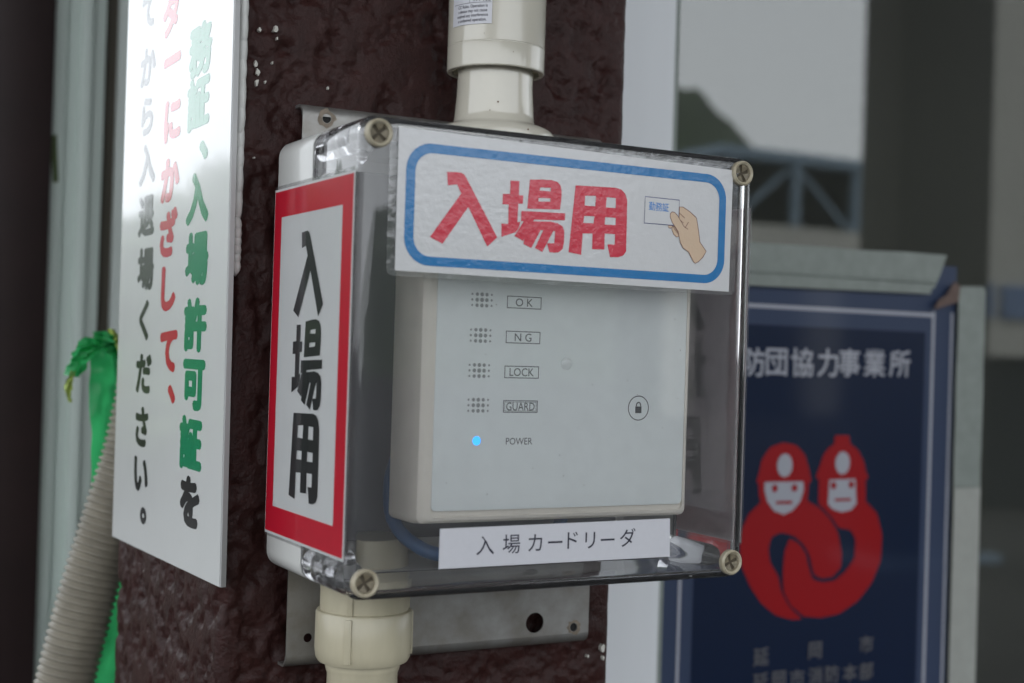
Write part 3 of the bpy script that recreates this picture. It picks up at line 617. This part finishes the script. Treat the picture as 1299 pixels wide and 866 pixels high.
# flanges + bends lofted, web as a flat sheet with real holes
for nm, zc, sgn in (('upper_flange', bz1, -1), ('lower_flange', bz0, 1)):
    o_, i_ = [], []; r = .006
    for k in range(8):
        a = R(90*k/7); o_.append((by + r - r*math.cos(a), zc + sgn*(r - r*math.sin(a)))); i_.append((by + r - (r-.0015)*math.cos(a), zc + sgn*(r - (r-.0015)*math.sin(a))))
    o_.append((.1275, zc)); i_.append((.1275, zc + sgn*.0015)); sec = o_ + i_[::-1]
    loftobj(nm, [[(bx0, y, z) for y, z in sec], [(bx1, y, z) for y, z in sec]], m_steel, br, 30)
hs_ = mm(hole)
web = [[(bx0, bz0+.006), (bx1, bz0+.006), (bx1, bz1-.006), (bx0, bz1-.006)], circ(hs_[0][0], hs_[0][1], .0058, 28), circ(hs_[1][0], hs_[1][1]+.002, .0024, 18), circ(hs_[2][0], hs_[2][1], .0024, 18), circ(hs_[3][0]-.001, hs_[3][1]+.006, .0024, 18)]
wb = flat('web_plate', web, front(by+.0007), m_steel, br, .0007)
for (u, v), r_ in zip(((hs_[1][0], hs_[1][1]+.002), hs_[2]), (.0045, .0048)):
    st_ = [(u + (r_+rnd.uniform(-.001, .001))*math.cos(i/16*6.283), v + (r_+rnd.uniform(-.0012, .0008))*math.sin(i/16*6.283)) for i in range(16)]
    flat('hole_shade_disc', [circ(u, v, .0027, 18)], front(by+.0011), m_hole_shade, br, .0002)  # black disc behind the opening paints the shade seen through it
    flat('rust_ring', [st_, circ(u, v, .0026, 18)], front(by-.00012), m_steel_dirt, br)

# ------------------------------------------------------------------ top conduit and bottom connector
TX, TY = .1035, .086
tc = empty('top_conduit', (TX, TY, .209), 'ivory plastic conduit fitting entering the top of the box', 'conduit')
lathe('neck', [(.0001, .2086), (.0320, .2086), (.0325, .2100), (.0325, .2195), (.0318, .2212), (.0290, .2232), (.0228, .2252), (.0219, .2262), (.0213, .2300), (.0208, .2370), (.0203, .2450), (.0203, .2900), (.0001, .2900)], TX, TY, 0, m_pvc, tc)
lathe('collar', [(.0235, .2530), (.0256, .2528), (.0260, .2530), (.0262, .2535), (.0262, .2540), (.0262, .2650), (.02625, .2652), (.0261, .2655), (.0261, .2657), (.02625, .2660), (.0262, .2662), (.0262, .60), (.0235, .60)], TX, TY, 0, m_pvc, tc, smooth=20, closed=True)
bm = bmesh.new()
for k in range(16):
    a = 2*math.pi*k/16; r = bmesh.ops.create_cube(bm, size=1)
    for v in r['verts']:
        q = Vector((.0219 + v.co.x*.0046, v.co.y*.0012, .2570 + v.co.z*.007)); v.co = Vector((TX + q.x*math.cos(a) - q.y*math.sin(a), TY + q.x*math.sin(a) + q.y*math.cos(a), q.z))
bmobj('collar_teeth', bm, m_pvc_old, tc)
# printed sticker wrapped round the collar
def cyl(rr_):
    def f(u, v, w): a = R(233) + u/.0264; return (TX + (rr_+w)*math.cos(a), TY + (rr_+w)*math.sin(a), v)
    return f
n = 20; V, F = [], []; f_ = cyl(.02655)
for i in range(n+1):
    u = -.0235 + .0250*i/n
    for z in (.2740, .3150): V.append(f_(u, z, 0))
for i in range(n): F.append((2*i, 2*i+2, 2*i+3, 2*i+1))
stk = pymesh('sticker', V, F, m_tape_lbl, tc, smooth=60)
f2 = cyl(.02664)
its = [('191 182', -.0040, .2868, .0030, .0030), ('CC Rules. Operation is', -.0098, .2832, .0019, .0023), ('s device may not cause', -.0098, .2808, .0019, .0023), ('eceived any interference', -.0100, .2784, .0019, .0023), ('e undesired operation.', -.0100, .2760, .0019, .0023)]
text('sticker_print', its, lambda u, v, w: f2(u, v + .00, 0), m_ink, tc, .012)
for (u0_, u1_, z) in ((-.022, .001, .2850),): pymesh('sticker_rule', [f2(u0_ + (u1_-u0_)*k/10, z + dz, 0) for k in range(11) for dz in (0, .00022)], [(2*k, 2*k+2, 2*k+3, 2*k+1) for k in range(10)], m_ink, tc)
pymesh('sticker_rule', [f2(-.0112, .2851, 0), f2(-.0110, .2851, 0), f2(-.0110, .312, 0), f2(-.0112, .312, 0)], [(0,1,2,3)], m_ink, tc)

BX, BY = .0372, .086
bc = empty('cable_gland', (BX, BY, -.03), 'yellowed plastic screw connector under the lower left of the box', 'conduit')
lathe('sleeve', [(.0001, .0085), (.0200, .0085), (.0205, .0080), (.0216, -.0060), (.0216, -.0090), (.0226, -.0092), (.0226, -.0310), (.0001, -.0310)], BX, BY, 0, m_pvc_old, bc)
nut = []
for rr_, zz in ((.0225, -.0285), (.0240, -.0290), (.0246, -.0300), (.0247, -.0480), (.0241, -.0525), (.0230, -.0545), (.0180, -.0550)):
    nut.append([(BX + rr_*math.cos(2*math.pi*i/96), BY + rr_*math.sin(2*math.pi*i/96), zz) for i in range(96)])
loftobj('lock_nut', nut, m_pvc_old, bc, 35)
lathe('pipe', [(.0001, -.0540), (.0188, -.0540), (.0192, -.0570), (.0188, -.0590), (.0180, -.0610), (.0180, -.40), (.0001, -.40)], BX, BY, 0, m_pvc_old, bc)
for k in range(3):
    a = R(229 + 120*k); bm = bmesh.new(); abox(bm, .0230, .0256, -.0020, .0020, -.0525, -.0302, .0005); abox(bm, .0215, .0236, -.0016, .0016, -.0288, -.0092, .0004)
    bmesh.ops.rotate(bm, verts=bm.verts, cent=(0, 0, 0), matrix=Matrix.Rotation(a, 3, 'Z')); bmesh.ops.translate(bm, verts=bm.verts, vec=(BX, BY, 0))
    bmobj('grip_rib', bm, m_pvc_old, bc, 35)

# ------------------------------------------------------------------ clear reader box
x0, x1, z0, z1 = -.0082, .2112, -.0085, .2085
bxo = empty('reader_box', (.1, .06, -.0085), 'grey weatherproof box with clear plastic cover mounted on the brown pillar', 'enclosure')
def ring(ins, Y, r): return [(a, Y, c) for a, c in rrect(x0+ins, x1-ins, z0+ins, z1-ins, max(r-ins, .0004), 10)]
rc = .0085
outer = [ring(.0004, .0578, rc), ring(.0, .0560, rc), ring(0, .0045, rc), ring(.0005, .0022, rc), ring(.0016, .0008, rc), ring(.0034, .0, rc)]
inner = [[(a, .0028, c) for a, b, c in ring(.0090, 0, rc)], ring(.0055, .0028, rc), ring(.0036, .0040, rc), ring(.0030, .0065, rc), ring(.0026, .0560, rc), ring(.0026, .0578, rc)]
loftobj('clear_cover', ([ring(.0075, .0, rc)] + outer[::-1]) + inner[::-1], m_clear, bxo, 60)
loftobj('cover_rim', [ring(.0007, .0580, rc), ring(.0027, .0580, rc), ring(.0027, .0598, rc), ring(.0007, .0598, rc)], m_gasket, bxo, 60, closed=True)
base = [ring(.0004, .0600, rc), ring(0, .0610, rc), ring(0, .1080, rc), ring(.0016, .1125, rc), ring(.0050, .1145, rc)]
bi = [ring(.0028, .0600, rc), ring(.0032, .1080, rc), ring(.006, .1105, rc)]
loftobj('base_tray', base[::-1] + bi, m_base, bxo, 40)
for sx, sz in ((0, 0), (.2028, 0), (0, .2), (.2028, .2)):
    lathe('corner_post', [(.0001, .0165), (.0062, .0165), (.0068, .0190), (.0072, .0560), (.0001, .0560)], sx, 0, sz, m_clear_post, bxo, axis='Y', n=36)
    sc = lathe('screw', [(.0045, -.0004), (.0046, -.0022), (.0056, -.0030), (.0064, -.0022), (.0064, .0006), (.0045, .0006)], sx, 0, sz, m_screw, bxo, axis='Y', n=40, closed=True)
    lathe('recess', [(.0001, -.0003), (.00449, -.0003), (.00449, -.0001), (.0001, -.0001)], sx, .0, sz, m_slot, sc, axis='Y', n=24)
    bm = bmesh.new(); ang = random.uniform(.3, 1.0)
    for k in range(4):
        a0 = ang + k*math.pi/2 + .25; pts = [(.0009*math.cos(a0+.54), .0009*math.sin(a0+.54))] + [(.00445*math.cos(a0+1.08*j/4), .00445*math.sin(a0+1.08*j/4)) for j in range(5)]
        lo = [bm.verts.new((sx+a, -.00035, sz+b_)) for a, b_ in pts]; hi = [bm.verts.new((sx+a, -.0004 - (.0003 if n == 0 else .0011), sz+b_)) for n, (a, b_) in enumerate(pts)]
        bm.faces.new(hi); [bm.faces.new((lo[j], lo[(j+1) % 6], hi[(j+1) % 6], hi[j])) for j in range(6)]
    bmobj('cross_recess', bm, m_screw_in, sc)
lathe('sticky_pad', [(.0001, -.0012), (.0014, -.0011), (.0025, -.0007), (.0030, -.00005)], .1015, 0, .0998, m_dent, bxo, axis='Y', n=32, smooth=70)

m_shade_plate = pm('grey_shade_plate', (.17, .172, .19), .5, var=.1, vscale=30)
box('shade_plate', .004, .199, .1020, .1038, .004, .196, m_shade_plate, bxo, .001)  # dark sheet added to paint in the shaded inside of the box
# blue cable inside the box
pth = catmull([(.058, .095, .052), (.050, .088, .036), (.0465, .076, .0185), (.052, .064, .0075), (.068, .056, .0015), (.110, .058, .003), (.140, .070, .010), (.15, .080, .03)], 12)
tag(tube('blue_cable', pth, .0036, m_cable, None, 14), 'blue cable curving along the bottom inside the clear box', 'cable')

# ------------------------------------------------------------------ card reader inside the box
rd = empty('card_reader', (.11, .05, .02), 'beige wall card reader with status lamps and lock mark inside the clear box', 'card reader')
ax0, ax1, az0, az1 = .0318, .1885, .0222, .1700
def rr2(i, Y, r=.0035): return [(a, Y, c) for a, c in rrect(ax0+i, ax1-i, az0+i, az1-i, r, 6)]
def rr3(l, o, Y, r=.0035): return [(a, Y, c) for a, c in rrect(ax0+l, ax1-o, az0+o, az1-o, r, 6)]
loftobj('shell', [rr2(.001, .0490), rr2(0, .0480), rr3(.0, .0, .0265), rr3(.0025, .0003, .0215), rr3(.0045, .0015, .0202), rr3(.0060, .0024, .0200), rr3(.0091, .0031, .0200, .0025), rr3(.0093, .0032, .0212, .0025)], m_reader, rd, 30)
flat('front_panel', [rrect(.0411, .1852, .0283, .1668, .0025)], front(.0206), m_panel, rd, .0004)
box('mount_block', .095, .180, .0495, .1018, .030, .160, m_reader, rd, .002)
FR = front(.02008)
for i, (u, v) in enumerate(mm(R_dots)[:4]):
    V, F = [], []
    for c in range(5):
        for r_ in range(3):
            rad = (.00055, .00090, .00100, .00090, .00055)[c]*(1.0, 1.1, 1.0)[r_]
            cu, cv = u + (c-2)*.00262, v + (r_-1)*.00265 - .0000; k = len(V)
            V += [FR(a, b_, 0) for a, b_ in circ(cu, cv, rad, 10)]; F.append(tuple(range(k, k+10)))
    pymesh('indicator_dots', V, F, m_dot, rd)
bwid, bhei = .0192, .0060
for i, ((u, v), s) in enumerate(zip(mm(R_rect), ('O K', 'N G', 'LOCK', 'GUARD', 'POWER'))):
    if i < 4:
        flat('label_frame', [[(u-bwid/2, v-bhei/2), (u+bwid/2, v-bhei/2), (u+bwid/2, v+bhei/2), (u-bwid/2, v+bhei/2)], [(u-bwid/2+.0004, v-bhei/2+.0004), (u+bwid/2-.0004, v-bhei/2+.0004), (u+bwid/2-.0004, v+bhei/2-.0004), (u-bwid/2+.0004, v+bhei/2-.0004)]], FR, m_mark, rd)
        if i == 3:
            q = .00075; flat('label_frame', [[(u-bwid/2+q, v-bhei/2+q), (u+bwid/2-q, v-bhei/2+q), (u+bwid/2-q, v+bhei/2-q), (u-bwid/2+q, v+bhei/2-q)], [(u-bwid/2+q+.0002, v-bhei/2+q+.0002), (u+bwid/2-q-.0002, v-bhei/2+q+.0002), (u+bwid/2-q-.0002, v+bhei/2-q-.0002), (u-bwid/2+q+.0002, v+bhei/2-q-.0002)]], FR, m_mark, rd)
    sx = (.0056, .0056, .0052, .0047, .0043)[i]; sy = (.0056, .0056, .0056, .0056, .0047)[i]
    text('label_lettering', [(s, u, v, sx, sy)], FR, m_mark, rd, -.006)
u, v = mm(R_dots)[4]
flat('power_lamp', [circ(u, v, .0022, 24)], FR, m_led, rd)
u, v = mm(R_misc)[0]
flat('lock_ring', [circ(u, v, .0064, 40), circ(u, v, .0059, 40)], FR, m_mark, rd)
flat('padlock_mark', [[(u-.0019, v-.0026), (u+.0019, v-.0026), (u+.0019, v+.0008), (u-.0019, v+.0008)]], FR, m_mark, rd)
arc = [(u + .0013*math.cos(R(a)), v + .0014 + .0015*math.sin(R(a))) for a in range(0, 181, 20)]
stroke('padlock_mark', [(u+.0013, v+.0009)] + arc + [(u-.0013, v+.0009)], .0006, FR, m_mark, rd)

# ------------------------------------------------------------------ laminated sheet on the front
fs = empty('front_sign', (.1, -.001, .14), 'laminated white sheet with blue border, red Japanese characters and a hand holding a card', 'sign')
flat('film', [rrect(.0058, .2008, .1370, .2052, .0035, 5)], front(-.00035), m_film, fs, .0003)
flat('paper', [[(.0098, .1394), (.1966, .1388), (.1972, .2012), (.0096, .2040)]], front(-.00085), m_paper, fs, .0001)
FP = front(-.00110)
flat('blue_border', [rrect(.0138, .1931, .1424, .1978, .0125, 10), rrect(.0184, .1888, .1466, .1935, .0085, 10)], FP, m_blue, fs)
for k in ('iri', 'ba', 'yo'):
    flats('red_character', [[mm(c) for c in shp] for shp in GLYPH[k]], [front(-.00110 - .000012*i) for i in range(9)], m_red, fs)
for c in FINGERS:
    flat('finger', [mm(c)], front(-.00111), m_skin, fs); stroke('hand_outline', mm(c), .00030, front(-.00113), m_skinline, fs, True)
flat('card', [mm(CARD)], front(-.00115), m_paper, fs); stroke('card_outline', mm(CARD), .00045, front(-.00117), m_cardline, fs, True)
text('card_lettering', [(ch, u/1000, v/1000, .0041, .0046) for ch, (u, v) in zip('勤務証', CARDTXT)], front(-.00117), m_cardtxt, fs, .012)
flat('hand', [mm(HAND)], front(-.00120), m_skin, fs); stroke('hand_outline', mm(HAND), .00035, front(-.00123), m_skinline, fs, True)
for c in CREASES: stroke('hand_crease', mm(c), .00032, front(-.00125), m_skinline, fs)

# narrow white label with the reader's name
nl = empty('name_label', (.1, -.001, .013), 'narrow white label strip with thin black Japanese writing below the reader', 'label')
flat('strip', [[(.0364, .0045), (.1648, .0045), (.1643, .0236), (.0366, .0228)]], front(-.0001), m_tape_lbl, nl, .0006)
chars('character', [(ch, u/1000, v/1000, .0100, .0098) for ch, (u, v) in zip('入場カードリーダ', ENTRY_TXT)], front(-.00072), m_ink, nl, .003)

# laminated red-bordered sheets on the two sides of the box
def side_sheet(X, sgn, label, back):
    s = empty('side_sign', (X, .057, .096), label, 'sign', 'red bordered sheets on the box sides')
    mp = (lambda u, v, w: (X + sgn*w, u, v))
    flat('film', [rrect(.0012, .1100, .0078, .1850, .002, 4)], lambda u, v, w: (X + sgn*(w+.0002), u, v), m_film, s, .0002)
    flat('paper', [[(.0028, .0092), (.1095, .0092), (.1095, .1832), (.0028, .1832)]], lambda u, v, w: (X + sgn*(w+.0005), u, v), m_paperback if back else m_paper_s, s, .0001)
    flat('red_border', [[(.0042, .0105), (.1087, .0105), (.1087, .1820), (.0042, .1820)], [(.0163, .0235), (.0985, .0235), (.0985, .1688), (.0163, .1688)]], lambda u, v, w: (X + sgn*.00075, u, v), m_red_s, s)
    for k, bb in zip(('iri', 'ba', 'yo'), SL_g):
        allp = [p for shp in GLYPH[k] for c in shp for p in c]; a0, a1 = min(p[0] for p in allp), max(p[0] for p in allp); c0, c1 = min(p[1] for p in allp), max(p[1] for p in allp)
        Y0, Y1 = bb[0][0]/1000, bb[1][0]/1000; Z1, Z0 = bb[2][1]/1000, bb[3][1]/1000
        if sgn > 0: Y0, Y1 = Y1, Y0
        flats('black_character', [[[(Y0 + (p[0]-a0)/(a1-a0)*(Y1-Y0), Z0 + (p[1]-c0)/(c1-c0)*(Z1-Z0)) for p in c] for c in shp] for shp in GLYPH[k]],
              [(lambda u, v, w, i=i: (X + sgn*(.0008 + .000012*i), u, v)) for i in range(9)], m_black_s, s)
side_sheet(-.0084, -1, 'red bordered laminated sheet with black vertical characters on the left side of the box', False)
side_sheet(.2115, 1, 'laminated sheet on the right side of the box, seen from its pinkish grey back', True)

# small dirt specks on the reader face and the conduit neck
rnd = random.Random(21); V, F = [], []
for _ in range(26):
    u, v = rnd.uniform(.045, .182), rnd.uniform(.032, .135); r_ = rnd.uniform(.00010, .00028); k = len(V)
    V += [FR(a, b_, .00002) for a, b_ in circ(u, v, r_, 7)]; F.append(tuple(range(k, k+7)))
tag(pymesh('dirt_specks', V, F, pm('dirt', (.16, .13, .10), .8), rd), kind='stuff')
V, F = [], []
for a, z, rr_, sz in ((247, .2345, .0214, .0005), (275, .2196, .0327, .0005), (236, .2300, .0215, .0003), (262, .2600, .0264, .00025), (228, .2690, .0264, .0002)):
    for q in range(7):
        th = R(a) + sz*math.cos(q/7*6.283)/rr_; V.append((TX + rr_*math.cos(th), TY + rr_*math.sin(th), z + sz*math.sin(q/7*6.283)))
    F.append(tuple(range(len(V)-7, len(V))))
tag(pymesh('dirt_specks', V, F, pm('rust_speck', (.12, .06, .03), .8), tc), kind='stuff')
